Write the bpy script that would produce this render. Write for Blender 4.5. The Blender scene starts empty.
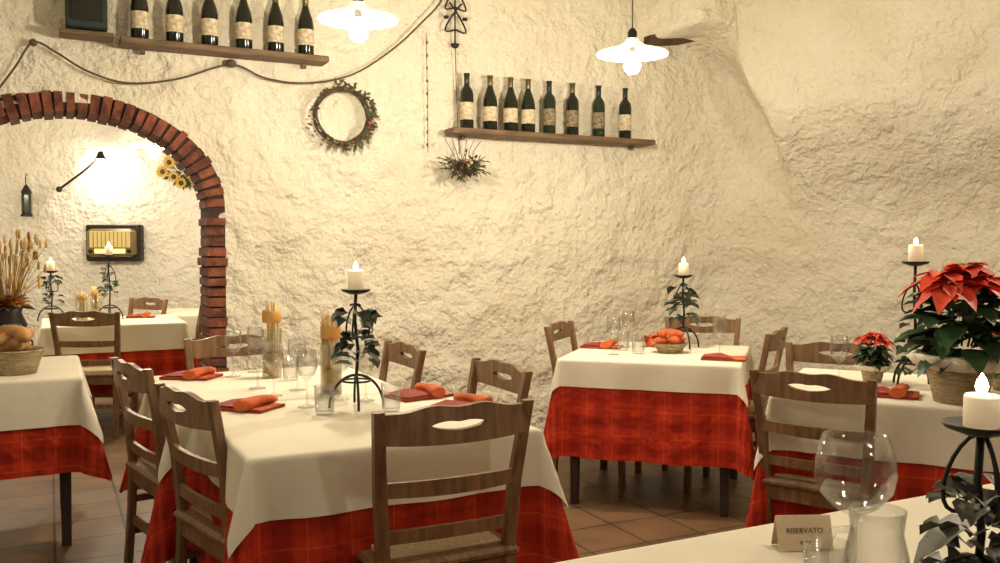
import bpy, math, random
from mathutils import Vector, Matrix, noise
R = random.Random(7)
sc = bpy.context.scene
PI = math.pi

# ------------------------------------------------------------ materials
def new_mat(name):
    m = bpy.data.materials.new(name); m.use_nodes = True
    nt = m.node_tree
    return m, nt, nt.nodes['Principled BSDF']
def mat(name, col, rough=.6, metal=0, var=0.0, vscale=8, bump=0.0, bscale=60, emis=None, estr=0, col2=None, stretch=None, spec=None):
    m, nt, b = new_mat(name)
    b.inputs['Base Color'].default_value = (*col, 1)
    b.inputs['Roughness'].default_value = rough
    b.inputs['Metallic'].default_value = metal
    if spec is not None: b.inputs['Specular IOR Level'].default_value = spec
    tc = nt.nodes.new('ShaderNodeTexCoord')
    mp = nt.nodes.new('ShaderNodeMapping'); nt.links.new(tc.outputs['Object'], mp.inputs[0])
    if stretch: mp.inputs['Scale'].default_value = stretch
    if var > 0 or col2:
        n = nt.nodes.new('ShaderNodeTexNoise'); n.inputs['Scale'].default_value = vscale; n.inputs['Detail'].default_value = 5
        nt.links.new(mp.outputs[0], n.inputs['Vector'])
        r = nt.nodes.new('ShaderNodeValToRGB')
        c2 = col2 if col2 else tuple(c*(1-var) for c in col)
        r.color_ramp.elements[0].position = .35; r.color_ramp.elements[1].position = .65
        r.color_ramp.elements[0].color = (*c2, 1); r.color_ramp.elements[1].color = (*col, 1)
        nt.links.new(n.outputs['Fac'], r.inputs[0]); nt.links.new(r.outputs[0], b.inputs['Base Color'])
    if bump > 0:
        n2 = nt.nodes.new('ShaderNodeTexNoise'); n2.inputs['Scale'].default_value = bscale; n2.inputs['Detail'].default_value = 4
        nt.links.new(mp.outputs[0], n2.inputs['Vector'])
        bp = nt.nodes.new('ShaderNodeBump'); bp.inputs['Strength'].default_value = bump; bp.inputs['Distance'].default_value = .01
        nt.links.new(n2.outputs['Fac'], bp.inputs['Height']); nt.links.new(bp.outputs[0], b.inputs['Normal'])
    if emis:
        b.inputs['Emission Color'].default_value = (*emis, 1); b.inputs['Emission Strength'].default_value = estr
    return m

def stucco(name, c1, c2):
    m, nt, b = new_mat(name)
    L = nt.links.new
    geo = nt.nodes.new('ShaderNodeNewGeometry')
    n1 = nt.nodes.new('ShaderNodeTexNoise'); n1.inputs['Scale'].default_value = 7.0; n1.inputs['Detail'].default_value = 5; n1.inputs['Roughness'].default_value = .55
    n2 = nt.nodes.new('ShaderNodeTexNoise'); n2.inputs['Scale'].default_value = 26; n2.inputs['Detail'].default_value = 3
    n3 = nt.nodes.new('ShaderNodeTexNoise'); n3.inputs['Scale'].default_value = 1.8; n3.inputs['Detail'].default_value = 5
    for n in (n1, n2, n3): L(geo.outputs['Position'], n.inputs['Vector'])
    r = nt.nodes.new('ShaderNodeValToRGB'); r.color_ramp.elements[0].position = .32; r.color_ramp.elements[1].position = .62
    r.color_ramp.elements[0].color = (*c2, 1); r.color_ramp.elements[1].color = (*c1, 1)
    L(n3.outputs['Fac'], r.inputs[0]); L(r.outputs[0], b.inputs['Base Color'])
    b.inputs['Roughness'].default_value = .9
    b.inputs['Specular IOR Level'].default_value = .15
    ad = nt.nodes.new('ShaderNodeMath'); ad.operation = 'MULTIPLY_ADD'; ad.inputs[1].default_value = .28
    L(n2.outputs['Fac'], ad.inputs[0]); L(n1.outputs['Fac'], ad.inputs[2])
    bp = nt.nodes.new('ShaderNodeBump'); bp.inputs['Strength'].default_value = 1.0; bp.inputs['Distance'].default_value = .075
    L(ad.outputs[0], bp.inputs['Height']); L(bp.outputs[0], b.inputs['Normal'])
    return m

def floor_mat():
    m, nt, b = new_mat('floor_tile'); L = nt.links.new
    geo = nt.nodes.new('ShaderNodeNewGeometry')
    mp = nt.nodes.new('ShaderNodeMapping'); mp.inputs['Rotation'].default_value = (0, 0, math.radians(-26.6)); L(geo.outputs['Position'], mp.inputs[0])
    br = nt.nodes.new('ShaderNodeTexBrick'); br.offset = 0; br.inputs['Scale'].default_value = 1
    br.inputs['Brick Width'].default_value = .3; br.inputs['Row Height'].default_value = .3; br.inputs['Mortar Size'].default_value = .006
    br.inputs['Color1'].default_value = (.33, .18, .085, 1); br.inputs['Color2'].default_value = (.24, .14, .075, 1); br.inputs['Mortar'].default_value = (.07, .05, .035, 1)
    L(mp.outputs[0], br.inputs['Vector'])
    n = nt.nodes.new('ShaderNodeTexNoise'); n.inputs['Scale'].default_value = 5; n.inputs['Detail'].default_value = 6; L(geo.outputs['Position'], n.inputs['Vector'])
    mx = nt.nodes.new('ShaderNodeMix'); mx.data_type = 'RGBA'; mx.blend_type = 'MULTIPLY'; mx.inputs[0].default_value = .75
    L(br.outputs['Color'], mx.inputs[6]); L(n.outputs['Fac'], mx.inputs[7])
    L(mx.outputs[2], b.inputs['Base Color'])
    b.inputs['Roughness'].default_value = .45
    b.inputs['Specular IOR Level'].default_value = .3
    bp = nt.nodes.new('ShaderNodeBump'); bp.inputs['Strength'].default_value = .4; bp.inputs['Distance'].default_value = .004; bp.invert = True
    L(br.outputs['Fac'], bp.inputs['Height']); L(bp.outputs[0], b.inputs['Normal'])
    return m

def plaid_red():
    m, nt, b = new_mat('red_plaid_cloth'); L = nt.links.new
    uv = nt.nodes.new('ShaderNodeUVMap')
    sep = nt.nodes.new('ShaderNodeSeparateXYZ'); L(uv.outputs[0], sep.inputs[0])
    def math_(op, a, bval=None, c=None):
        n = nt.nodes.new('ShaderNodeMath'); n.operation = op
        if isinstance(a, (int, float)): n.inputs[0].default_value = a
        else: L(a, n.inputs[0])
        if bval is not None:
            if isinstance(bval, (int, float)): n.inputs[1].default_value = bval
            else: L(bval, n.inputs[1])
        if c is not None: n.inputs[2].default_value = c
        return n.outputs[0]
    def band(src, period, off, width):
        f = math_('FRACT', math_('MULTIPLY_ADD', src, 1/period, off+10))
        return math_('LESS_THAN', f, width)
    def both(p, o, w): return math_('MAXIMUM', band(sep.outputs[0], p, o, w), band(sep.outputs[1], p, o, w))
    dark = math_('ADD', band(sep.outputs[0], .13, 0, .42), band(sep.outputs[1], .13, 0, .42))
    r = nt.nodes.new('ShaderNodeValToRGB'); e = r.color_ramp.elements
    e[0].position = 0; e[0].color = (.52, .036, .011, 1); e[1].position = 1; e[1].color = (.30, .017, .007, 1)
    L(math_('MULTIPLY', dark, .5), r.inputs[0])
    mx = nt.nodes.new('ShaderNodeMix'); mx.data_type = 'RGBA'; L(math_('MULTIPLY', both(.13, .3, .03), .30), mx.inputs[0]); L(r.outputs[0], mx.inputs[6]); mx.inputs[7].default_value = (.70, .20, .04, 1)
    mx2 = nt.nodes.new('ShaderNodeMix'); mx2.data_type = 'RGBA'; L(math_('MULTIPLY', both(.065, .1, .04), .25), mx2.inputs[0]); L(mx.outputs[2], mx2.inputs[6]); mx2.inputs[7].default_value = (.12, .008, .005, 1)
    L(mx2.outputs[2], b.inputs['Base Color'])
    b.inputs['Roughness'].default_value = .85
    b.inputs['Specular IOR Level'].default_value = .2
    n = nt.nodes.new('ShaderNodeTexNoise'); n.inputs['Scale'].default_value = 10; L(uv.outputs[0], n.inputs['Vector'])
    bp = nt.nodes.new('ShaderNodeBump'); bp.inputs['Strength'].default_value = .6; bp.inputs['Distance'].default_value = .04
    L(n.outputs['Fac'], bp.inputs['Height']); L(bp.outputs[0], b.inputs['Normal'])
    return m

def glass_mat(name, tint=(1, 1, 1), base=.04):
    m = bpy.data.materials.new(name); m.use_nodes = True; nt = m.node_tree; nt.nodes.clear(); L = nt.links.new
    o = nt.nodes.new('ShaderNodeOutputMaterial'); t = nt.nodes.new('ShaderNodeBsdfTransparent'); g = nt.nodes.new('ShaderNodeBsdfGlossy')
    t.inputs[0].default_value = (*tint, 1); g.inputs['Roughness'].default_value = .03; g.inputs['Color'].default_value = (.62, .62, .62, 1)
    f = nt.nodes.new('ShaderNodeLayerWeight'); f.inputs['Blend'].default_value = .22
    a = nt.nodes.new('ShaderNodeMath'); a.operation = 'MULTIPLY_ADD'; a.inputs[1].default_value = .65; a.inputs[2].default_value = base
    L(f.outputs['Facing'], a.inputs[0])
    mx = nt.nodes.new('ShaderNodeMixShader'); L(a.outputs[0], mx.inputs[0]); L(t.outputs[0], mx.inputs[1]); L(g.outputs[0], mx.inputs[2]); L(mx.outputs[0], o.inputs[0])
    return m

m_wall = stucco('stucco_cream', (.83, .78, .64), (.75, .685, .53))
m_wall2 = stucco('stucco_white', (.86, .83, .75), (.80, .76, .65))
m_ceil = mat('ceiling_plaster', (.80, .75, .62), .9, bump=.4, bscale=15)
m_floor = floor_mat()
m_brick = mat('brick_red', (.27, .085, .045), .9, var=.65, vscale=12, bump=.9, bscale=50)
m_mortar = mat('mortar', (.05, .025, .018), .95, bump=.6, bscale=60)
m_wood = mat('chair_wood', (.25, .140, .065), .42, col2=(.135, .072, .032), vscale=9, stretch=(5, 5, .8), bump=.15, bscale=40)
m_seat = mat('straw_seat', (.58, .46, .26), .7, var=.4, vscale=30, stretch=(8, 1, 1), bump=.5, bscale=90)
m_dwood = mat('table_wood', (.05, .035, .028), .5, var=.4)
m_shelf = mat('shelf_wood', (.20, .12, .06), .6, var=.5, vscale=6, stretch=(1, 6, 6), bump=.3)
m_beam = mat('old_beam', (.10, .055, .026), .8, var=.5, vscale=8, bump=.5)
m_red = plaid_red()
m_cream = mat('cream_cloth', (.81, .76, .62), .85, var=.06, vscale=4, bump=.35, bscale=9)
m_iron = mat('black_iron', (.03, .027, .024), .45, .6)
m_green = mat('ivy_leaf', (.05, .09, .045), .5, col2=(.025, .045, .03), vscale=12)
m_grey = mat('silver_leaf', (.24, .24, .20), .5, .2, var=.5, vscale=20)
m_dgreen = mat('poinsettia_leaf', (.045, .10, .035), .45, var=.5, vscale=20)
m_bract = mat('poinsettia_bract', (.78, .055, .016), .5, var=.3, vscale=15)
m_wax = mat('candle_wax', (.88, .80, .62), .5, emis=(1, .70, .36), estr=.35)  # weak emission stands in for flame light scattered inside the wax
m_flame = mat('flame', (1, .8, .4), .5, emis=(1, .78, .42), estr=40)
m_bulb = mat('bulb', (1, 1, 1), .5, emis=(1, .92, .76), estr=90)
m_enamel = mat('white_enamel', (.92, .90, .82), .3, emis=(1, .92, .76), estr=.8)  # emission stands in for lamplight glowing through the shade
m_glass = glass_mat('clear_glass', (.98, .98, .98), .05)
m_glass2 = glass_mat('jar_glass', (.97, .97, .93), .04)
m_bot = mat('bottle_dark', (.012, .014, .008), .12)
m_botg = mat('bottle_green', (.016, .026, .012), .12)
m_label = mat('bottle_label', (.70, .62, .44), .7, col2=(.42, .32, .2), vscale=45)
m_label2 = mat('bottle_label_dark', (.35, .27, .14), .6, col2=(.08, .06, .04), vscale=50)
m_cap = mat('capsule', (.16, .12, .05), .35, .5)
m_cap2 = mat('capsule_black', (.02, .02, .02), .35)
m_straw = mat('wicker', (.52, .40, .23), .75, var=.5, vscale=30, stretch=(1, 1, 5), bump=.8, bscale=60)
m_twig = mat('twig', (.10, .065, .035), .8, var=.5, vscale=20)
m_olive = mat('dried_leaf', (.12, .12, .05), .8, var=.5, vscale=20)
m_dry = mat('dried_flower', (.55, .36, .12), .8, var=.4)
m_sun = mat('sunflower_petal', (.78, .50, .10), .7, var=.3)
m_dryr = mat('dried_red', (.36, .09, .04), .8, var=.4)
m_bread = mat('bread', (.62, .33, .12), .7, var=.4, vscale=12)
m_stick = mat('breadstick', (.72, .52, .25), .7, var=.25)
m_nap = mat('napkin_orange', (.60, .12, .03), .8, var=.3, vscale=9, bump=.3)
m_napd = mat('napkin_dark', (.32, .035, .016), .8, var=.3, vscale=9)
m_card = mat('kraft_card', (.66, .53, .36), .8, var=.1)
m_ink = mat('ink', (.08, .05, .03), .8)
m_cable = mat('cable', (.09, .065, .04), .7)
m_box = mat('green_box', (.012, .03, .022), .5)
m_radio = mat('radio_wood', (.25, .17, .06), .35, var=.3)
m_grille = mat('radio_grille', (.60, .50, .22), .7, bump=.4, bscale=120, emis=(1, .75, .25), estr=.15)  # slight emission paints a yellow glow onto the grille
m_dial = mat('radio_dial', (.8, .65, .3), .5, emis=(1, .78, .3), estr=.9)
m_lace = mat('lace_wrap', (.82, .75, .60), .9, bump=.6, bscale=60)
m_wine = mat('orange_box', (.62, .27, .06), .6, col2=(.5, .38, .12), vscale=22)

# ------------------------------------------------------------ mesh builder
class MB:
    def __init__(s): s.v = []; s.f = []; s.uv = []; s.mats = []
    def mi(s, m):
        if m not in s.mats: s.mats.append(m)
        return s.mats.index(m)
    def av(s, p, uv=(0, 0)): s.v.append(tuple(p)); s.uv.append(uv); return len(s.v)-1
    def af(s, idx, m, sm=False): s.f.append((tuple(idx), s.mi(m), sm))
    def hexa(s, p, m):
        i = [s.av(q) for q in p]
        for f in ((3, 2, 1, 0), (4, 5, 6, 7), (0, 1, 5, 4), (1, 2, 6, 5), (2, 3, 7, 6), (3, 0, 4, 7)): s.af([i[k] for k in f], m)
    def box(s, c, sz, m, rot=None):
        p = []
        for z in (-1, 1):
            for x, y in ((-1, -1), (1, -1), (1, 1), (-1, 1)):
                q = Vector((x*sz[0]/2, y*sz[1]/2, z*sz[2]/2))
                if rot is not None: q = rot @ q
                p.append(q+Vector(c))
        s.hexa(p, m)
    def bbox(s, c, sz, m, b=.006, rot=None):
        rings = []
        for z, k in ((-sz[2]/2, b), (-sz[2]/2+b, 0), (sz[2]/2-b, 0), (sz[2]/2, b)):
            x, y = sz[0]/2-k, sz[1]/2-k
            ring = []
            for px, py in ((-x+b, -y), (x-b, -y), (x, -y+b), (x, y-b), (x-b, y), (-x+b, y), (-x, y-b), (-x, -y+b)):
                q = Vector((px, py, z))
                if rot is not None: q = rot @ q
                ring.append(s.av(q+Vector(c)))
            rings.append(ring)
        for a, bb in zip(rings, rings[1:]):
            for i in range(8): s.af((a[i], a[(i+1) % 8], bb[(i+1) % 8], bb[i]), m)
        s.af(rings[0][::-1], m); s.af(rings[-1], m)
    def loft(s, secs, m, sm=True, cap=True):
        rings = [[s.av(p) for p in sec] for sec in secs]
        n = len(rings[0])
        for a, b in zip(rings, rings[1:]):
            for i in range(n): s.af((a[i], a[(i+1) % n], b[(i+1) % n], b[i]), m, sm)
        if cap: s.af(rings[0][::-1], m, False); s.af(rings[-1], m, False)
    def tube(s, pts, rad, m, seg=8, cap=True):
        pts = [Vector(p) for p in pts]; n = len(pts)
        if not isinstance(rad, (list, tuple)): rad = [rad]*n
        secs = []; up = None
        for i, p in enumerate(pts):
            d = (pts[min(i+1, n-1)]-pts[max(i-1, 0)]); d = d.normalized() if d.length > 0 else Vector((0, 0, 1))
            if up is None: up = Vector((0, 0, 1)) if abs(d.z) < .9 else Vector((1, 0, 0))
            a = d.cross(up)
            if a.length < 1e-4: a = d.orthogonal()
            a.normalize(); b = a.cross(d).normalized(); up = b
            secs.append([p+rad[i]*(math.cos(t*2*PI/seg)*a+math.sin(t*2*PI/seg)*b) for t in range(seg)])
        s.loft(secs, m, True, cap)
    def rectbar(s, pts, w, d, m):
        secs = []
        for i, p in enumerate(pts):
            ww = w[i] if isinstance(w, (list, tuple)) else w
            c = .22
            a, b = ww/2, d/2
            secs.append([Vector(p)+Vector(q) for q in ((-a+c*a, -b, 0), (a-c*a, -b, 0), (a, -b+c*b, 0), (a, b-c*b, 0), (a-c*a, b, 0), (-a+c*a, b, 0), (-a, b-c*b, 0), (-a, -b+c*b, 0))])
        s.loft(secs, m, False)
    def lathe(s, prof, m, c=(0, 0, 0), seg=24, sm=True, rot=None, wob=None):
        rings = []
        for r, z in prof:
            ring = []
            for i in range(seg):
                a = i*2*PI/seg; rr = r*(1+(wob(a, z) if wob else 0))
                q = Vector((rr*math.cos(a), rr*math.sin(a), z))
                if rot is not None: q = rot @ q
                ring.append(s.av(q+Vector(c)))
            rings.append(ring)
        for a, b in zip(rings, rings[1:]):
            for i in range(seg): s.af((a[i], a[(i+1) % seg], b[(i+1) % seg], b[i]), m, sm)
    def ell(s, c, r, m, rot=None, seg=12, n=8):
        rings = []
        for j in range(n+1):
            t = -PI/2+PI*j/n; ring = []
            for i in range(seg):
                a = 2*PI*i/seg
                q = Vector((r[0]*math.cos(t)*math.cos(a), r[1]*math.cos(t)*math.sin(a), r[2]*math.sin(t)))
                if rot is not None: q = rot @ q
                ring.append(s.av(q+Vector(c)))
            rings.append(ring)
        for a, b in zip(rings, rings[1:]):
            for i in range(seg): s.af((a[i], a[(i+1) % seg], b[(i+1) % seg], b[i]), m, True)
    def leaf(s, p, d, L, w, m, fold=.25, droop=.2, up=Vector((0, 0, 1))):
        p = Vector(p); d = Vector(d).normalized(); a = d.cross(up)
        if a.length < .05: a = d.orthogonal()
        a.normalize(); n = a.cross(d).normalized()
        def P(t, x, h): return p+d*L*t+a*w*x+n*(h*w)-Vector((0, 0, 1))*droop*L*t*t
        b = s.av(P(0, 0, 0)); c = []
        for t, x in ((.28, .42), (.55, .5), (.8, .28)):
            c.append((s.av(P(t, -x, fold)), s.av(P(t, 0, 0)), s.av(P(t, x, fold))))
        e = s.av(P(1, 0, 0))
        s.af((b, c[0][1], c[0][0]), m, True); s.af((b, c[0][2], c[0][1]), m, True)
        for i in (0, 1):
            s.af((c[i][0], c[i][1], c[i+1][1], c[i+1][0]), m, True); s.af((c[i][1], c[i][2], c[i+1][2], c[i+1][1]), m, True)
        s.af((c[2][0], c[2][1], e), m, True); s.af((c[2][1], c[2][2], e), m, True)
    def mesh(s, name):
        me = bpy.data.meshes.new(name); me.from_pydata(s.v, [], [f[0] for f in s.f])
        for m in s.mats: me.materials.append(m)
        me.polygons.foreach_set('material_index', [f[1] for f in s.f])
        me.polygons.foreach_set('use_smooth', [f[2] for f in s.f])
        uvl = me.uv_layers.new(name='UVMap')
        for lp in me.loops: uvl.data[lp.index].uv = s.uv[lp.vertex_index]
        me.update(); return me
    def obj(s, name, loc=(0, 0, 0), rz=0):
        return place(s.mesh(name), name, loc, rz)
def place(me, name, loc=(0, 0, 0), rz=0, scale=1):
    o = bpy.data.objects.new(name, me); sc.collection.objects.link(o); o.location = loc; o.rotation_euler = (0, 0, rz); o.scale = (scale,)*3
    return o
def sst(a, b, x):
    t = max(0, min(1, (x-a)/(b-a))); return t*t*(3-2*t)

# ------------------------------------------------------------ room
TH = math.atan(.5)
D = Vector((math.cos(TH), math.sin(TH), 0)); N = Vector((-math.sin(TH), math.cos(TH), 0))
W0 = Vector((0, 6.0, 0))
def wp(u, h, n=0): return W0+D*u+N*n+Vector((0, 0, h))
HC = 3.15
AU, AS, AA, AB = -2.575, 1.555, .80, .605

def build_wall():
    step = .026
    w = -7.6; pos = wp(w+1.82, 0); ws = []
    while w < 3.6:
        a = TH+(-2*TH)*sst(-.35, .35, w)
        ws.append((w, pos.copy(), a))
        pos = pos+Vector((math.cos(a), math.sin(a), 0))*step; w += step
    nh = int(HC/step)+2
    mb = MB(); idx = {}
    for i, (w, p, a) in enumerate(ws):
        nr = Vector((math.sin(a), -math.cos(a), 0))
        for j in range(nh):
            h = min(j*step, HC+.03)
            g = math.hypot((w+.41)/.92, (h-1.55)/1.28)-1 if h > 1.55 else abs(w+.41)/.92-1
            q = p+Vector((0, 0, h))
            bul = .46*sst(-.015, .035, g)*sst(-.70, -.5, w)*sst(1.5, 2.35, h)
            bul += .15*sst(.1, 1.5, w)*max(0, h-1.9)**1.6
            lum = .024*noise.noise(q*2.2)+.018*noise.noise(q*5+Vector((5, 5, 5)))+.007*noise.noise(q*13)
            idx[i, j] = mb.av(q+nr*(bul+lum))
    for i in range(len(ws)-1):
        for j in range(nh-1):
            u = ws[i][0]+1.82+step/2; h = (j+.5)*step
            r = .055
            du = abs(u-AU)
            if h < AS: ins = du < AA-r
            else: ins = (du/(AA-r))**2+((h-AS)/(AB-r))**2 < 1
            if ins: continue
            mb.af((idx[i, j], idx[i+1, j], idx[i+1, j+1], idx[i, j+1]), m_wall, True)
    mb.obj('wall_back')
build_wall()

def wall_quad(name, a, b, z0, z1, m, amp=.012, step=.08):
    a = Vector((*a, 0)); b = Vector((*b, 0)); L = (b-a).length; d = (b-a)/L; n = Vector((-d.y, d.x, 0))
    nx = max(2, int(L/step)); nz = int((z1-z0)/step); mb = MB(); g = {}
    for i in range(nx+1):
        for j in range(nz+1):
            p = a+d*L*i/nx+Vector((0, 0, z0+(z1-z0)*j/nz))
            g[i, j] = mb.av(p+n*amp*noise.noise(p*2.5))
    for i in range(nx):
        for j in range(nz): mb.af((g[i, j], g[i+1, j], g[i+1, j+1], g[i, j+1]), m, True)
    return mb.obj(name)
wall_quad('wall_far_room', (-5.3, 9.0), (-1.0, 9.0), 0, HC, m_wall2, step=.05)
wall_quad('wall_far_room_left', (-5.3, 3.3), (-5.3, 9.0), 0, HC, m_wall2)
wall_quad('wall_far_room_right', (-1.0, 9.0), (-1.0, 5.55), 0, HC, m_wall2)
wall_quad('wall_left', (-3.5, -1.2), (-3.5, 4.2), 0, HC, m_wall)
wall_quad('wall_right', (4.6, 5.35), (4.6, -1.2), 0, HC, m_wall)
mb = MB(); mb.box((-.3, 4.2, -.05), (12, 11.4, .1), m_floor); mb.obj('floor')
mb = MB(); mb.box((-.3, 4.2, HC+.05), (12, 11.4, .1), m_ceil); mb.obj('ceiling')

def arch():
    mb = MB(); T = .105; n0, n1 = -.03, .30
    def hexb(c, du, dh, thick, rad, nn0, nn1, m):
        tu, th = -dh, du
        p = []
        for s1, s2, n in ((-1, -1, nn0), (1, -1, nn0), (1, 1, nn0), (-1, 1, nn0), (-1, -1, nn1), (1, -1, nn1), (1, 1, nn1), (-1, 1, nn1)):
            p.append(wp(c[0]+du*rad/2*s1+tu*thick/2*s2, c[1]+dh*rad/2*s1+th*thick/2*s2, n))
        mb.hexa(p, m)
    a, b = AA-T/2, AB-T/2
    pts = []; K = 400
    for k in range(K+1):
        t = PI*k/K; pts.append((AU+a*math.cos(t), AS+b*math.sin(t), t))
    acc = 0; nxt = .03
    for k in range(1, K+1):
        p, q = pts[k-1], pts[k]; dl = math.hypot(q[0]-p[0], q[1]-p[1]); acc += dl
        if acc >= nxt:
            t = q[2]; nu, nh = math.cos(t)/a, math.sin(t)/b; l = math.hypot(nu, nh)
            hexb((q[0], q[1]), nu/l, nh/l, .044+R.uniform(-.006, .006), T+R.uniform(-.018, .018), n0+R.uniform(-.008, .012), n1, m_brick); nxt += .058
    for side in (-1, 1):
        z = .03
        while z < AS-.02:
            hexb((AU+side*a, z), side, 0, .044+R.uniform(-.006, .005), T+R.uniform(-.022, .022), n0+R.uniform(-.008, .012), n1, m_brick); z += .058
    K2 = 60; secs = []
    path = [(AU+a, 0, 1, 0), (AU+a, AS, 1, 0)]
    for k in range(1, K2):
        t = PI*k/K2; nu, nh = math.cos(t)/a, math.sin(t)/b; l = math.hypot(nu, nh); path.append((AU+a*math.cos(t), AS+b*math.sin(t), nu/l, nh/l))
    path += [(AU-a, AS, -1, 0), (AU-a, 0, -1, 0)]
    for u, h, nu, nh in path:
        r = T/2-.012
        secs.append([wp(u-nu*r, h-nh*r, n0+.016), wp(u+nu*(r+.01), h+nh*(r+.01), n0+.016), wp(u+nu*(r+.01), h+nh*(r+.01), n1-.01), wp(u-nu*r, h-nh*r, n1-.01)])
    mb.loft(secs, m_mortar, False)
    mb.obj('brick_archway')
arch()

mb = MB(); secs = []
for u, h, n_, t in ((1.14, 2.80, -.10, .030), (1.30, 2.825, -.11, .040), (1.45, 2.85, -.12, .042), (1.72, 2.89, -.13, .042)):
    secs.append([wp(u, h-t, n_), wp(u, h+t, n_), wp(u, h+t, .05), wp(u, h-t, .05)])
mb.loft(secs, m_beam, False); mb.obj('timber_lintel')

# ------------------------------------------------------------ chair
def chair_mesh():
    mb = MB()
    for sx in (-1, 1):
        mb.rectbar([(sx*.185, -.215, 0), (sx*.185, -.195, .25), (sx*.19, -.185, .45), (sx*.203, -.20, .65), (sx*.222, -.245, .885)], [.034, .036, .038, .036, .030], .03, m_wood)
        mb.rectbar([(sx*.195, .185, 0), (sx*.19, .18, .44)], .036, .036, m_wood)
        mb.box((sx*.19, -.005, .17), (.022, .37, .028), m_wood); mb.box((sx*.19, -.005, .30), (.02, .37, .025), m_wood)
    mb.box((0, .18, .24), (.37, .02, .03), m_wood); mb.box((0, .18, .40), (.36, .022, .05), m_wood)
    mb.box((0, -.19, .22), (.36, .02, .03), m_wood)
    for sx in (-1, 1): mb.box((sx*.185, 0, .40), (.022, .36, .05), m_wood)
    mb.box((0, -.185, .40), (.36, .022, .05), m_wood)
    mb.bbox((0, .005, .442), (.44, .43, .034), m_wood, .012)
    mb.bbox((0, .005, .462), (.36, .34, .014), m_seat, .005)
    def rail(half, zt, zb, hole, y0, bow, th):
        n = 48
        cols = []
        for i in range(n+1):
            x = -half+2*half*i/n; k = x/half
            y = y0-bow*(1-k*k)
            cols.append((x, y, zt(k), zb(k), hole(k) if hole else None))
        def cell(c0, c1, t0, b0, t1, b1):
            p = [(c0[0], c0[1]-th/2, b0), (c1[0], c1[1]-th/2, b1), (c1[0], c1[1]-th/2, t1), (c0[0], c0[1]-th/2, t0)]
            q = [(x, y+th, z) for x, y, z in p]
            i = [mb.av(v) for v in p+q]
            for f in ((0, 1, 2, 3), (7, 6, 5, 4), (3, 2, 6, 7), (0, 4, 5, 1)): mb.af([i[k] for k in f], m_wood, False)
        for c0, c1 in zip(cols, cols[1:]):
            if c0[4] or c1[4]:
                m0 = (c0[4] or (None, None)); m1 = (c1[4] or (None, None))
                if not c0[4]: mid = sum(m1)/2; m0 = (mid, mid)
                if not c1[4]: mid = sum(m0)/2; m1 = (mid, mid)
                cell(c0, c1, c0[2], m0[0], c1[2], m1[0]); cell(c0, c1, m0[1], c0[3], m1[1], c1[3])
            else: cell(c0, c1, c0[2], c0[3], c1[2], c1[3])
    def hole(k):
        a = abs(k)/.34
        if a >= 1: return None
        s = math.sqrt(1-a*a)
        return (.842+.010*s-.004*math.exp(-(k/.09)**2), .839-.014*s*(.75+.25*(1-a)))
    rail(.222, lambda k: .872+.020*(1-k*k)-.004*math.cos(k*9), lambda k: .787+.008*k*k, hole, -.237, .028, .02)
    rail(.208, lambda k: .685, lambda k: .640+.006*k*k, None, -.206, .022, .016)
    rail(.200, lambda k: .548, lambda k: .512, None, -.190, .012, .016)
    return mb.mesh('dining_chair')
CH = chair_mesh()
def chair(bx, by, face_deg, s=1.0):
    a = math.radians(face_deg); f = Vector((-math.sin(a), math.cos(a), 0))
    p = Vector((bx, by, 0))+f*.22
    place(CH, 'dining_chair', p, a, s)
A0 = 26.57
chair(-.135, 2.50, A0, 1.015)
chair(-.97, 2.82, -50)
chair(-1.42, 3.50, -52)
chair(-.02, 3.44, 90+A0)
chair(-.46, 4.10, 90+A0)
chair(-1.32, 4.46, 180+A0)
chair(-2.86, 6.20, 4)
chair(.37, 5.25, -112)
chair(1.28, 5.68, 165)
chair(1.47, 4.84, 62)
chair(1.60, 4.28, 152, .98)
chair(1.155, 3.31, -38, .98)
chair(-3.05, 7.75, 150)
chair(-2.45, 7.35, 110)

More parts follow.
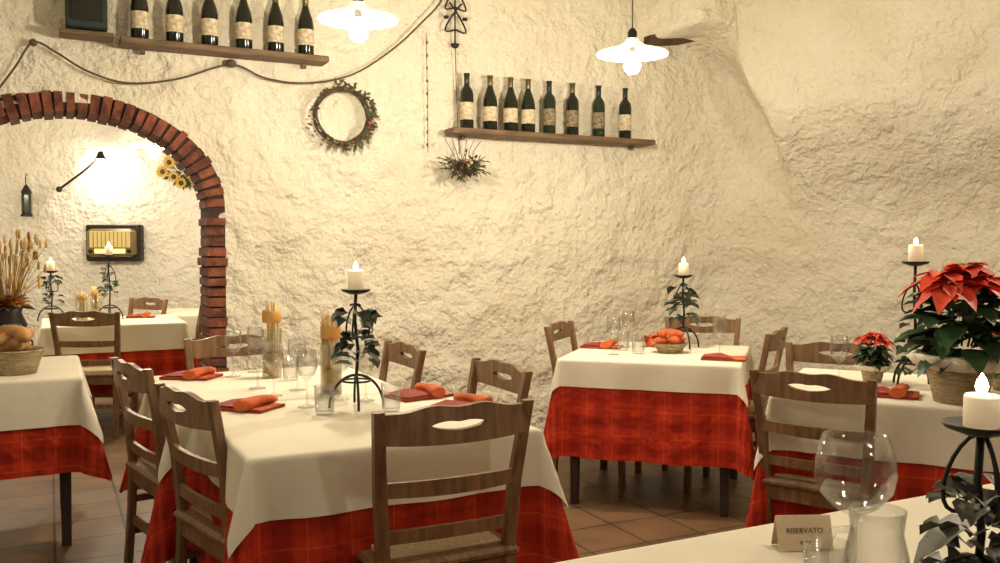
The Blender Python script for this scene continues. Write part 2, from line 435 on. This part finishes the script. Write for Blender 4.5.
# ------------------------------------------------------------ tables with cloths
def cloth(mb, ax, ay, hang, z, off, m, seed, cb, wav=.06, flare=.05, cf=.28, step=.035):
    rho = .014
    def samples(a):
        e = [a, a+.006, a+.012, a+.018, a+.026]
        x = a+.026
        while x < a+hang-step*.5: x += step; e.append(min(x, a+hang))
        if e[-1] < a+hang-1e-4: e.append(a+hang)
        k = int(a/.045)+1; mid = [a*i/k for i in range(-k+1, k)]
        return [-q for q in e[::-1]]+mid+e
    S, T = samples(ax), samples(ay); g = {}
    for i, s in enumerate(S):
        for j, t in enumerate(T):
            es, et = max(abs(s)-ax, 0), max(abs(t)-ay, 0)
            bx = max(-ax, min(ax, s)); by = max(-ay, min(ay, t))
            if es == 0 and et == 0:
                g[i, j] = mb.av((s, t, z+off+.0015*noise.noise(Vector((s*5, t*5, seed)))), (s, t)); continue
            r = math.hypot(es, et); ph = math.atan2(et, es)
            drop = r*(1-cb)+max(es, et)*cb
            k = min(drop/rho, PI/2)
            o = rho*math.sin(k); zz = rho*(1-math.cos(k))+max(0, drop-rho*PI/2)
            if es > 0 and et > 0: fo = cf*math.sin(2*ph)*drop
            else:
                q = t if es > 0 else s; A = ay if es > 0 else ax
                sd = seed+(1.3 if s > 0 else 2.9)+(.7 if t > 0 else 0)*(et > 0)
                fo = wav*drop*(math.sin(q*13+sd*3)*.6+math.sin(q*23+sd*5)*.4)*(1-(abs(q)/A)**4)
                e = abs(q)/A
                fo -= .10*drop*math.exp(-((e-.86)/.08)**2)
            oo = o+off+flare*drop+max(-.02, fo)
            dx = math.cos(ph)*(1 if s > 0 else -1) if es > 0 else 0
            dy = math.sin(ph)*(1 if t > 0 else -1) if et > 0 else 0
            g[i, j] = mb.av((bx+dx*oo, by+dy*oo, z+off-zz), (s, t))
    for i in range(len(S)-1):
        for j in range(len(T)-1): mb.af((g[i, j], g[i+1, j], g[i+1, j+1], g[i, j+1]), m, True)
def table(name, cx, cy, deg, w, d, seed, hang=.50, over=.21, h=.75, leg=m_dwood, cf=.28):
    mb = MB()
    mb.box((0, 0, h-.015), (w-.01, d-.01, .03), leg)
    for x in (-1, 1):
        for y in (-1, 1):
            px, py = x*(w/2-.06), y*(d/2-.06)
            mb.rectbar([(px, py, 0), (px, py, h-.03)], [.04, .055], .05, leg)
        mb.box((x*(w/2-.06), 0, h-.07), (.025, d-.15, .08), leg)
    for y in (-1, 1): mb.box((0, y*(d/2-.06), h-.07), (w-.15, .025, .08), leg)
    cloth(mb, w/2, d/2, hang, h+.003, .0, m_red, seed, .8, cf=cf)
    cloth(mb, w/2, d/2, over, h+.007, .006, m_cream, seed, .12, cf=cf+.03)
    return mb.obj(name, (cx, cy, 0), math.radians(deg))
table('dining_table', -.474, 3.014, A0, .88, .85, 1.0, over=.185)
table('dining_table', -.965, 3.787, A0, .85, .85, 2.2, over=.19)
table('dining_table', .87, 4.90, -18, .88, .88, 3.1, over=.15, hang=.50, cf=.18)
table('dining_table', 1.685, 3.65, -A0, .95, .85, 4.4, over=.22, cf=.16)
table('dining_table', -2.46, 4.15, A0, .90, .85, 5.7, over=.22, hang=.42)
table('dining_table', .837, 1.531, A0, 1.5, .80, 6.5)
table('dining_table', -3.02, 7.00, A0, .95, .85, 7.7)
table('dining_table', -2.55, 8.05, A0, .85, .85, 8.7)
TZ = .7645

# ------------------------------------------------------------ table things
def lamp_light(name, loc, e, col, r, par=None):
    l = bpy.data.lights.new(name, 'POINT'); l.energy = e; l.color = col; l.shadow_soft_size = r
    o = bpy.data.objects.new(name, l); sc.collection.objects.link(o); o.location = loc
    if par: o.parent = par
    return o
def candle_stand(x, y, h, seed, z=TZ, leaves=26, r=.028, ch=.075, leafh=(.35, .95), big=0, e=1.2, ls=.05, grey=.33):
    rr = random.Random(seed); mb = MB()
    for a in (.2, .2+PI/2):
        pts = [(math.cos(a)*.095*math.cos(t), math.sin(a)*.095*math.cos(t), .004+.115*math.sin(t)) for t in [PI*k/16 for k in range(17)]]
        mb.tube(pts, .005, m_iron, 6)
    mb.tube([(.05*math.cos(t*PI/10), .05*math.sin(t*PI/10), .098) for t in range(21)], .004, m_iron, 6, False)
    mb.tube([(0, 0, .11), (.006, .002, h*.5), (-.004, 0, h*.75), (0, 0, h)], .006, m_iron, 8)
    for k in range(3):
        a = k*2*PI/3+.4
        pts = []
        for t in range(16):
            q = t/15; rad = .055*math.sin(q*PI*1.2)*(1-.3*q); zz = h*.62+.10*q-.03*math.sin(q*6)
            pts.append((math.cos(a)*rad, math.sin(a)*rad, zz))
        mb.tube(pts, .0035, m_iron, 5)
    mb.lathe([(0, h-.012), (.02, h-.010), (.048, h), (.054, h+.008), (.050, h+.008), (.02, h+.002), (0, h+.002)], m_iron, seg=24)
    mb.lathe([(0, h+.003), (r, h+.003), (r, h+ch-.004), (r*.9, h+ch), (r*.6, h+ch-.006), (0, h+ch-.008)], m_wax, seg=20)
    mb.tube([(0, 0, h+ch-.01), (0, 0, h+ch+.006)], .0012, m_iron, 5)
    mb.lathe([(0, h+ch), (.007, h+ch+.005), (.009, h+ch+.012), (.006, h+ch+.022), (0, h+ch+.032)], m_flame, seg=10)
    for k in range(leaves):
        a = rr.uniform(0, 2*PI); q = rr.uniform(*leafh)*h; rad = rr.uniform(.01, .05)
        p = (math.cos(a)*rad, math.sin(a)*rad, q)
        mb.leaf(p, (math.cos(a), math.sin(a), rr.uniform(-.6, .8)), rr.uniform(.7, 1.3)*ls, rr.uniform(.8, 1.2)*ls, m_grey if rr.random() < grey else m_green, .3, .3)
    for k in range(big):
        a = k*2.1+.5
        mb.leaf((0, 0, h*.72-.05*k), (math.cos(a), math.sin(a), -.5), .10, .12, m_grey, .10, .4)
    o = mb.obj('candle_holder', (x, y, z), rr.uniform(0, .3))
    lamp_light('candle_light', (0, 0, h+ch+.05), e, (1, .66, .32), .012, o)
    return o
candle_stand(-.51, 3.18, .415, 1, leafh=(.35, .85), leaves=38, ls=.055)
candle_stand(1.03, 5.05, .405, 2, leafh=(.4, .85), leaves=30, ls=.06)
candle_stand(1.69, 3.66, .505, 3, leafh=(.1, .6))
candle_stand(.70, 1.30, .31, 4, leaves=85, r=.024, ch=.05, leafh=(.0, .72), big=5, e=.6, ls=.038, grey=.75)
candle_stand(-3.02, 6.95, .50, 5, leafh=(.4, .8))
candle_stand(-3.42, 6.85, .38, 6, leafh=(.3, .9))

wg = MB(); wg.lathe([(0, .0), (.033, .0), (.034, .002), (.012, .006), (.0042, .014), (.0036, .09), (.010, .10), (.028, .115), (.037, .14), (.038, .16), (.033, .205), (.0315, .206), (.0365, .16), (.0355, .14), (.026, .117), (.0, .108)], m_glass, seg=24)
WG = wg.mesh('wine_glass')
for x, y in ((-1.175, 3.95), (-.69, 3.20), (-.50, 3.33), (-.81, 3.58), (-.60, 3.36), (-.98, 3.62), (.60, 4.75), (.73, 5.10), (1.16, 4.74), (-2.30, 4.25), (-3.2, 6.85), (-2.6, 8.0), (1.40, 3.70), (-1.12, 4.10), (-.87, 3.44)):
    place(WG, 'wine_glass', (x, y, TZ))
tg = MB(); tg.lathe([(0, 0), (.028, 0), (.032, .01), (.036, .10), (.0345, .10), (.030, .012), (0, .010)], m_glass, seg=22)
TG = tg.mesh('water_glass')
for x, y in ((-.60, 3.06), (-.38, 3.12), (-.9, 3.85), (.74, 4.80), (.525, 1.43), (.68, 4.96)): place(TG, 'water_glass', (x, y, TZ))
mb = MB(); mb.lathe([(0, 0), (.045, 0), (.046, .002), (.015, .007), (.005, .018), (.0045, .118), (.012, .128), (.038, .142), (.060, .168), (.067, .198), (.064, .226), (.053, .262), (.0515, .262), (.062, .226), (.065, .198), (.058, .169), (.036, .144), (0, .132)], m_glass, seg=40)
mb.obj('balloon_wine_glass', (.597, 1.50, TZ-.004))
mb = MB(); mb.lathe([(0, 0), (.040, 0), (.046, .01), (.050, .06), (.046, .11), (.038, .145), (.042, .178), (.0405, .178), (.0365, .145), (.0445, .11), (.048, .06), (.044, .012), (0, .009)], m_glass, seg=32)
mb.tube([(.04, 0, .15), (.07, 0, .15), (.085, 0, .12), (.08, 0, .07), (.048, 0, .045)], .006, m_glass, 8)
mb.obj('glass_jug', (.570, 1.345, TZ), 3.3)
mb = MB()
mb.hexa([(-.053, -.022, 0), (.053, -.022, 0), (.053, -.020, 0), (-.053, -.020, 0), (-.053, -.001, .062), (.053, -.001, .062), (.053, .001, .062), (-.053, .001, .062)], m_card)
mb.hexa([(-.053, .020, 0), (.053, .020, 0), (.053, .022, 0), (-.053, .022, 0), (-.053, -.001, .060), (.053, -.001, .060), (.053, .001, .062), (-.053, .001, .062)], m_card)
card = mb.obj('reserved_sign', (.578, 1.70, TZ), .05)
def text(body, size, loc, par, tilt):
    c = bpy.data.curves.new('sign_text', 'FONT'); c.body = body; c.size = size; c.align_x = 'CENTER'; c.extrude = .0002
    c.materials.append(m_ink); o = bpy.data.objects.new('sign_text', c); sc.collection.objects.link(o); o.parent = par; o.location = loc; o.rotation_euler = (tilt, 0, 0)
ti = math.atan2(.062, .021)
text('RISERVATO', .014, (0, -.0125, .031), card, ti); text('grazie', .009, (0, -.0185, .014), card, ti)

def napkin(x, y, deg, seed, roll=True, z=TZ):
    rr = random.Random(seed); mb = MB()
    g = {}; n = 10
    for i in range(n+1):
        for j in range(n+1):
            u, v = i/n-.5, j/n-.5
            g[i, j] = (u*.22, v*.15, .010+.005*noise.noise(Vector((u*4, v*4, seed))))
    top = {k: mb.av(p) for k, p in g.items()}; bot = {k: mb.av((p[0], p[1], 0)) for k, p in g.items()}
    for i in range(n):
        for j in range(n): mb.af((top[i, j], top[i+1, j], top[i+1, j+1], top[i, j+1]), m_nap, True)
    for k in range(n):
        for a, b in (((k, 0), (k+1, 0)), ((k+1, n), (k, n)), ((n, k), (n, k+1)), ((0, k+1), (0, k))):
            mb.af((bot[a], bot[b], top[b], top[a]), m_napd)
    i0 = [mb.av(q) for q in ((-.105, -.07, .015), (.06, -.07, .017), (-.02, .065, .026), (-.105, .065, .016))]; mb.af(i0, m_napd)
    if roll:
        secs = []
        for t in range(9):
            q = t/8; c = Vector((.035+.02*q, -.085+.17*q, .022+.006*math.sin(q*3)))
            rx, rz = .030*(1-.45*q)+.004*math.sin(q*9), .020-.006*q
            secs.append([c+Vector((rx*math.cos(a*PI/7), 0, rz*math.sin(a*PI/7)*(1+.15*math.cos(3*a)))) for a in range(14)])
        mb.loft(secs, m_nap, True)
    mb.obj('folded_napkin', (x, y, z), math.radians(deg))
napkin(-.90, 3.18, -20, 1); napkin(-1.35, 3.92, -10, 2); napkin(-.31, 3.42, 40, 3); napkin(-.13, 3.18, 50, 4)
napkin(.58, 5.10, -18, 5); napkin(1.50, 3.46, -26, 6); napkin(1.14, 4.56, -18, 7, False); napkin(-2.7, 4.0, 20, 8); napkin(-2.9, 7.25, 20, 9)

def breadsticks(x, y, h, seed, z=TZ):
    rr = random.Random(seed); mb = MB(); hw = .042
    for k in range(16):
        a = rr.uniform(0, 2*PI); q = rr.uniform(0, .028)
        b = (math.cos(a)*q, math.sin(a)*q, .006); t = (math.cos(a)*q*1.25+rr.uniform(-.004, .004), math.sin(a)*q*1.25, h*rr.uniform(.9, 1.0))
        mb.tube([b, ((b[0]+t[0])/2+.001, (b[1]+t[1])/2, h*.5), t], .0065, m_stick, 6)
    mb.lathe([(0, 0), (hw, 0), (hw, h*.62), (hw-.002, h*.62), (hw-.002, .006), (0, .006)], m_glass2, seg=20)
    mb.lathe([(.036, h*.06), (.0385, h*.07), (.0385, h*.30), (.036, h*.31)], m_wine, seg=20)
    mb.lathe([(.0385, h*.70), (.0405, h*.71), (.0405, h*.84), (.0385, h*.85)], m_wine, seg=20)
    mb.obj('breadstick_jar', (x, y, z))
breadsticks(-1.00, 3.93, .345, 1); breadsticks(-.66, 3.50, .31, 2); breadsticks(-3.2, 7.12, .26, 3); breadsticks(-3.13, 6.72, .24, 4)

def flower_center(name, x, y, seed, z=TZ):
    rr = random.Random(seed); mb = MB()
    mb.lathe([(0, 0), (.06, 0), (.09, .045), (.10, .05), (.09, .05), (.055, .01), (0, .01)], m_straw, seg=20)
    for k in range(12):
        a = rr.uniform(0, 6.3); q = rr.uniform(0, .055)
        mb.ell((math.cos(a)*q, math.sin(a)*q, .06+rr.uniform(0, .045)), (.048, .028, .024), rr.choice([m_bread, m_nap, m_nap]), Matrix.Rotation(rr.uniform(0, 3), 3, 'Z'))
    return mb.obj(name, (x, y, z))
flower_center('bread_basket', .92, 4.86, 3)
mb = MB()
for k in range(26):
    a = R.uniform(0, 6.3); e = R.uniform(.2, 1)
    mb.leaf((.0, .0, .035), (math.cos(a), math.sin(a), e), .08, .04, R.choice([m_nap, m_bract, m_dry]), .3, .4)
mb.lathe([(0, 0), (.035, 0), (.045, .05), (.04, .05), (0, .04)], m_nap, seg=16)
mb.obj('flower_centerpiece', (.87, 5.14, TZ))
mb = MB(); rr = random.Random(4)
mb.lathe([(0, 0), (.09, 0), (.105, .05), (.125, .10), (.13, .105), (.125, .11), (.115, .10), (.095, .05), (.08, .012), (0, .012)], m_straw, seg=30, wob=lambda a, z: .015*math.sin(a*15+z*120))
for k in range(14):
    a = rr.uniform(0, 6.3); q = rr.uniform(.0, .07)
    mb.ell((math.cos(a)*q, math.sin(a)*q, .115+rr.uniform(0, .08)), (.07, .032, .03), m_bread, Matrix.Rotation(rr.uniform(0, 3), 3, 'Z') @ Matrix.Rotation(rr.uniform(-.5, .5), 3, 'Y'))
mb.obj('bread_basket', (-2.20, 4.06, TZ))
mb = MB(); rr = random.Random(9)
mb.lathe([(0, 0), (.05, 0), (.06, .01), (.03, .05), (.07, .13), (.085, .19), (.06, .25), (.07, .28), (.06, .28), (.05, .25), (0, .2)], m_iron, seg=20)
for k in range(3):
    a = k*2.1
    mb.tube([(math.cos(a)*(.08+.04*math.sin(t)), math.sin(a)*(.08+.04*math.sin(t)), .05+.03*t) for t in range(7)], .005, m_iron, 6)
for k in range(90):
    a = rr.uniform(0, 6.3); q = rr.uniform(.03, .19); hh = rr.uniform(.36, .64)
    t = Vector((math.cos(a)*q, math.sin(a)*q, hh)); b = Vector((math.cos(a)*.02, math.sin(a)*.02, .24))
    mb.tube([b, (b+t)/2+Vector((0, 0, .03)), t], .0018, m_dry, 4)
    mb.ell(t, (.008, .008, .024), rr.choice([m_dry, m_dry, m_sun, m_stick, m_stick, m_dryr]), None, 6, 4)
for k in range(40):
    a = rr.uniform(0, 6.3); mb.leaf((0, 0, .27), (math.cos(a), math.sin(a), rr.uniform(.1, 1)), .13, .05, rr.choice([m_dryr, m_sun, m_nap, m_olive]))
mb.obj('dried_wheat_vase', (-2.40, 4.38, TZ))

def poinsettia(x, y, s, seed, n_head=6, z=TZ, pot=m_straw):
    rr = random.Random(seed); mb = MB()
    mb.lathe([(0, 0), (.085*s, 0), (.10*s, .06*s), (.115*s, .14*s), (.12*s, .155*s), (.11*s, .155*s), (.095*s, .12*s), (0, .12*s)], pot, seg=30, wob=lambda a, z: .012*math.sin(a*16+z*90/s))
    mb.lathe([(.118*s, .15*s), (.15*s, .175*s), (.17*s, .165*s), (.145*s, .135*s), (.122*s, .12*s)], m_lace, seg=36, wob=lambda a, z: .09*math.sin(a*9))
    for k in range(85):
        a = rr.uniform(0, 2*PI); el = rr.uniform(-.35, .9); b = Vector((math.cos(a)*rr.uniform(.01, .10)*s, math.sin(a)*rr.uniform(.01, .10)*s, rr.uniform(.19, .37)*s))
        mb.leaf(b, (math.cos(a), math.sin(a), el), rr.uniform(.12, .17)*s, rr.uniform(.075, .10)*s, m_dgreen, .15, .35)
    for k in range(n_head):
        a = k*2.4+.6; q = .135*s*math.sqrt((k+.2)/n_head); f = q/(.15*s)
        c = Vector((math.cos(a)*q, math.sin(a)*q, (.50-.10*f)*s)); mb.tube([(c.x*.3, c.y*.3, .2*s), c], .004*s, m_dgreen, 5)
        tilt = Vector((math.cos(a), math.sin(a), 0))*f*.6
        for ringn, L, el, cnt in ((0, .145, -.08, 7), (1, .10, .3, 5)):
            for j in range(cnt):
                b = j*2*PI/cnt+ringn*.4+k; dd = Vector((math.cos(b), math.sin(b), 0))
                d = dd+Vector((0, 0, el+rr.uniform(-.15, .15)-tilt.dot(dd)*.9))
                mb.leaf(c, d, L*s*rr.uniform(.8, 1.15), .068*s*rr.uniform(.85, 1.15), m_bract, .14, .35)
        for j in range(4): mb.ell(c+Vector((rr.uniform(-.008, .008)*s, rr.uniform(-.008, .008)*s, .008*s)), (.005*s,)*3, m_dry, None, 6, 4)
    mb.obj('potted_poinsettia', (x, y, z))
poinsettia(1.70, 3.31, 1.03, 3)
poinsettia(1.58, 3.80, .42, 5, 4)
poinsettia(2.02, 3.58, .50, 8, 4)

# ------------------------------------------------------------ wall shelves & bottles
def bottle_mesh(glass, lab, cap, s=1.15, kind=0):
    mb = MB()
    if kind == 0: p = [(0, 0), (.036, 0), (.038, .004), (.038, .19), (.034, .212), (.017, .238), (.0145, .25), (.014, .295), (.0165, .296), (.0165, .306), (0, .306)]
    else: p = [(0, 0), (.038, 0), (.041, .005), (.041, .15), (.036, .185), (.022, .225), (.015, .25), (.0145, .295), (.0165, .296), (.0165, .306), (0, .306)]
    mb.lathe([(r*s, z*s) for r, z in p], glass, seg=20)
    rr = p[3][0]+.0008
    zt = .145 if kind == 0 else .13
    mb.lathe([(rr*s, .05*s), (rr*s, zt*s)], lab, seg=20, sm=True)
    mb.lathe([(.0155*s, .25*s), (.0152*s, .296*s), (.0175*s, .297*s), (.0175*s, .3075*s), (0, .3078*s)], cap, seg=16)
    return mb.mesh('wine_bottle')
B1 = bottle_mesh(m_bot, m_label, m_cap, kind=1); B2 = bottle_mesh(m_botg, m_label2, m_cap2); B3 = bottle_mesh(m_bot, m_label2, m_cap); B4 = bottle_mesh(m_bot, m_label, m_cap2)
def shelf(u0, u1, h, depth=.15):
    mb = MB(); L = u1-u0
    mb.bbox((0, 0, -.018), (L, depth, .036), m_shelf, .005)
    for x in (-L/2+.12, L/2-.12): mb.box((x, depth/2-.02, -.045), (.025, .04, .03), m_shelf)
    mb.obj('wall_shelf', wp((u0+u1)/2, h, -.02-depth/2), TH)
shelf(-2.33, -1.20, 2.45); shelf(-.41, 1.14, 2.085)
for u in (-2.227, -2.048, -1.8625, -1.675, -1.495, -1.32): place(B1, 'wine_bottle', wp(u, 2.451, -.095), R.uniform(-.2, .2)-PI/2)
for u, b in ((-.285, B4), (-.12, B1), (.03, B1), (.16, B1), (.32, B2), (.50, B3), (.71, B2), (.93, B4)): place(b, 'wine_bottle', wp(u, 2.086, -.095), R.uniform(-.2, .2))
mb = MB(); mb.bbox((0, 0, .16), (.20, .15, .30), m_box, .01); mb.box((0, -.08, .16), (.15, .012, .22), m_bot); mb.bbox((0, 0, -.012), (.26, .15, .024), m_shelf, .004)
mb.obj('green_bottle_crate', wp(-2.49, 2.46, -.11), TH)

def wreath(name, loc, rad, rz, seed):
    rr = random.Random(seed); mb = MB()
    for k in range(12):
        o1 = rr.uniform(0, 6.3); f = rr.choice([2, 3, 4]); am = rr.uniform(.008, .018)*rad/.2
        pts = []
        for t in range(41):
            a = t*2*PI/40; q = rad*.86+am*math.sin(f*a+o1)
            pts.append((q*math.cos(a), am*math.cos(f*a+o1)-.02, q*math.sin(a)))
        mb.tube(pts, .004, m_twig, 5, False)
    for k in range(190):
        a = rr.gauss(-.5, .95) if k % 3 else rr.uniform(0, 6.3)
        q = rad*.88+rr.uniform(-.02, .03); p = (q*math.cos(a), rr.uniform(-.05, -.015), q*math.sin(a)); b = a+rr.uniform(-1.3, 1.3)
        mb.leaf(p, (math.cos(b), rr.uniform(-.6, 0), math.sin(b)), rr.uniform(.022, .045), .016, rr.choice([m_twig, m_olive, m_olive, m_twig, m_green]), .2, 0, Vector((0, -1, 0)))
    for k in range(12):
        a = rr.gauss(-.5, .7); q = rad*.88
        mb.ell((q*math.cos(a), -.045, q*math.sin(a)), (.011, .009, .011), rr.choice([m_dryr, m_dry, m_twig]), None, 8, 5)
    mb.obj(name, loc, rz)
wreath('dried_wreath', wp(-1.095, 2.12, -.05), .19, TH, 3)
mb = MB(); rr = random.Random(2)
for k, (x, z) in enumerate(((-.13, .09), (.02, .12), (.16, .07), (-.09, -.05), (.08, -.02), (.19, -.07), (-.02, -.11), (-.20, .0))):
    c = Vector((x, -.07-rr.uniform(0, .03), z)); rp = rr.uniform(.055, .075)
    for j in range(13):
        b = j*2*PI/13+k; mb.leaf(c, (math.cos(b), -.25, math.sin(b)), rp, .026, m_sun, .15, 0, Vector((0, -1, 0)))
    mb.ell(c+Vector((0, -.008, 0)), (.026, .014, .026), m_twig, None, 12, 6)
    mb.tube([c, Vector((x*.4, -.02, z*.3-.05)), Vector((0, 0, -.15))], .004, m_olive, 5)
for k in range(60):
    b = rr.uniform(0, 6.3); q = rr.uniform(.02, .15); mb.leaf((q*math.cos(b), -.03, q*.7*math.sin(b)), (math.cos(b), -.3, math.sin(b)), .09, .035, rr.choice([m_olive, m_green, m_dry]), .2, 0, Vector((0, -1, 0)))
mb.tube([(0, .03, .05), (0, -.04, .05)], .005, m_iron, 6)
mb.obj('sunflower_bunch', (-3.12, 8.985, 2.07))

cp = [(-3.2, 1.75), (-3.05, 1.95), (-2.918, 2.128), (-2.826, 2.266), (-2.742, 2.40), (-2.637, 2.36), (-2.49, 2.275), (-2.289, 2.226), (-2.026, 2.27), (-1.74, 2.374), (-1.55, 2.315), (-1.312, 2.304), (-1.03, 2.376), (-.773, 2.549), (-.571, 2.741), (-.433, 2.904), (-.38, 3.12)]
def cat(p, n=5):
    out = []
    for i in range(len(p)-1):
        a, b, c, d = p[max(i-1, 0)], p[i], p[i+1], p[min(i+2, len(p)-1)]
        for k in range(n):
            t = k/n; out.append(tuple(.5*((2*b[j])+(-a[j]+c[j])*t+(2*a[j]-5*b[j]+4*c[j]-d[j])*t*t+(-a[j]+3*b[j]-3*c[j]+d[j])*t**3) for j in range(len(b))))
    out.append(p[-1]); return out
mb = MB(); mb.tube([wp(u, h, -.045) for u, h in cat(cp)], .006, m_cable, 6)
mb.ell(wp(-1.74, 2.38, -.05), (.032, .03, .024), m_cable); mb.ell(wp(-2.742, 2.40, -.04), (.02, .02, .02), m_cable)
mb.obj('hanging_rope')
mb = MB()
u0 = -.3416
mb.tube([wp(u0, 3.12, -.04), wp(u0, 2.62, -.04)], .006, m_iron, 6)
for sg in (-1, 1):
    for hb in (2.72, 2.86):
        mb.tube([wp(u0+sg*.085*math.sin(t*.42)*(1-t*.04), hb+.012*t-.05*math.sin(t*.5), -.05) for t in range(11)], .006, m_iron, 6)
        mb.lathe([(.0, 0), (.016, .004), (.018, .018), (.012, .018), (0, .01)], m_iron, wp(u0+sg*.065, hb+.06, -.05), 10)
mb.lathe([(0, 0), (.02, .01), (.03, .03), (.0, .03)], m_iron, wp(u0, 2.60, -.04), 12)
mb.tube([wp(u0, 2.62, -.045), wp(u0+.005, 2.3, -.05), wp(u0+.02, 1.93, -.06)], .003, m_cable, 5)
mb.obj('iron_wall_ornament')
mb = MB(); mb.tube([wp(-.54, 2.68, -.04), wp(-.535, 2.3, -.045), wp(-.53, 1.93, -.04)], .0022, m_cable, 5)
for k in range(9): mb.ell(wp(-.537, 2.62-.08*k, -.045), (.006, .006, .012), m_twig, None, 6, 4)
mb.obj('bead_string')
mb = MB(); rr = random.Random(12)
for k in range(190):
    v = Vector((rr.gauss(0, 1), rr.gauss(0, .7), rr.gauss(0, .4))); v.normalize()
    b = Vector((rr.uniform(-.09, .09), rr.uniform(-.04, .04), rr.uniform(-.03, .03))); t = b+v*rr.uniform(.04, .10)
    if t.y > .09: t.y = .09
    mb.tube([b, (b+t)/2+Vector((0, 0, .008)), t], .0024, rr.choice([m_twig, m_twig, m_cable, m_olive]), 4)
    if k % 2: mb.leaf(t-v*.02, v, .04, .022, rr.choice([m_twig, m_green, m_olive]))
for k in range(14): mb.ell((rr.uniform(-.10, .10), -.05+rr.uniform(-.03, .02), rr.uniform(-.04, .04)), (.011, .011, .011), rr.choice([m_stick, m_twig, m_twig, m_dryr]), None, 8, 5)
for k in range(6): mb.tube([(-.05+.02*k, 0, .02), (-.09+.03*k, 0, .10), (-.14+.05*k, -.01, .17)], .0022, m_twig, 4)
mb.obj('dried_flower_bouquet', wp(-.32, 1.84, -.14), TH)

# ------------------------------------------------------------ pendant lamps
def pendant(x, y, z, e=60, ceil=HC):
    mb = MB()
    mb.lathe([(.176, -.004), (.178, 0), (.174, .006), (.15, .014), (.11, .024), (.075, .036), (.05, .05), (.036, .062), (.030, .075), (.0, .078)], m_enamel, seg=40)
    mb.lathe([(.175, -.003), (.148, .010), (.108, .020), (.073, .032), (.047, .046), (.03, .058), (0, .06)], m_enamel, seg=40)
    mb.lathe([(.022, .075), (.024, .105), (.012, .125), (0, .127)], m_iron, seg=16)
    mb.lathe([(.018, .0), (.02, .04), (.02, .06)], m_iron, seg=12)
    mb.tube([(0, 0, .12), (0, 0, ceil-z-.03)], .0035, m_cable, 6)
    mb.lathe([(0, ceil-z-.035), (.03, ceil-z-.035), (.045, ceil-z-.003), (0, ceil-z-.003)], m_enamel, seg=20)
    mb.lathe([(0, -.100), (.020, -.096), (.035, -.082), (.042, -.060), (.038, -.040), (.026, -.018), (.018, .005)], m_bulb, seg=20)
    o = mb.obj('pendant_lamp', (x, y, z))
    lamp_light('pendant_light', (0, 0, -.15), e, (1, .86, .65), .05, o)
pendant(-.63, 4.04, 2.345, 58)
pendant(.655, 4.50, 2.29, 66)
pendant(-2.68, 7.0, 2.11, 60)
pendant(-3.9, 6.6, 2.20, 46)  # added lamp outside the frame, extra light for the far room
pendant(-1.6, 1.6, 2.35, 15)  # added lamp, unseen, fills the near left of the room
pendant(1.2, 1.2, 2.40, 15)  # added lamp, unseen, fills the near right of the room
pendant(2.7, 3.6, 2.45, 40)  # added lamp past the right frame edge, brightens that side

# ------------------------------------------------------------ far room items
mb = MB()
mb.bbox((0, .02, 0), (.54, .10, .36), m_iron, .01)  # niche frame slab, its black paints the shadow around the radio
mb.bbox((0, -.05, 0), (.48, .10, .28), m_radio, .03)
mb.bbox((0, -.098, .035), (.40, .012, .16), m_grille, .005)
for k in range(9): mb.box((-.16+.04*k, -.106, .035), (.005, .006, .15), m_radio)
mb.box((0, -.102, -.08), (.30, .008, .045), m_dial)
for x in (-.19, .19): mb.lathe([(0, 0), (.02, 0), (.018, .02), (0, .022)], m_iron, (x, -.10, -.08), 14, rot=Matrix.Rotation(PI/2, 3, 'X'))
mb.obj('vintage_radio', (-3.82, 8.92, 1.37))
mb = MB()
mb.tube([(0, 0, 0), (.25, -.05, .16), (.46, -.12, .30)], .012, m_iron, 8); mb.ell((0, 0, 0), (.03, .03, .03), m_iron)
mb.lathe([(0, .08), (.02, .08), (.035, .04), (.055, 0), (.05, 0), (.03, .04), (0, .06)], m_iron, (.47, -.12, .28), 16)
mb.lathe([(0, -.05), (.04, -.02), (.035, .02), (0, .04)], m_bulb, (.47, -.12, .27), 14)
ob = mb.obj('wall_spotlight', (-4.36, 8.93, 1.90)); lamp_light('spot_glow', (.47, -.16, .16), 10, (1, .88, .66), .04, ob)
mb = MB()
mb.tube([(0, .02, .42), (0, -.01, .40), (0, -.01, .30)], .005, m_iron, 6)
mb.lathe([(0, .32), (.02, .30), (.05, .24), (.055, .235), (.045, .23), (.045, .03), (.055, .02), (.055, 0), (0, 0)], m_iron, seg=8, sm=False)
mb.lathe([(.047, .05), (.047, .21)], m_botg, seg=8, sm=False)
mb.obj('wall_lantern', (-4.67, 8.90, 1.63))

# ------------------------------------------------------------ camera, world
w = bpy.data.worlds.new('World'); sc.world = w; w.use_nodes = True
bg = w.node_tree.nodes['Background']; bg.inputs[0].default_value = (1, .90, .74, 1); bg.inputs[1].default_value = .15
cam = bpy.data.cameras.new('camera'); co = bpy.data.objects.new('camera', cam); sc.collection.objects.link(co)
co.location = (0, 0, 1.34); co.rotation_euler = (math.radians(90-2.26), 0, 0); cam.lens = 32.4; cam.sensor_width = 36; cam.clip_start = .05
sc.camera = co
sc.view_settings.view_transform = 'Standard'
sc.view_settings.look = 'None'
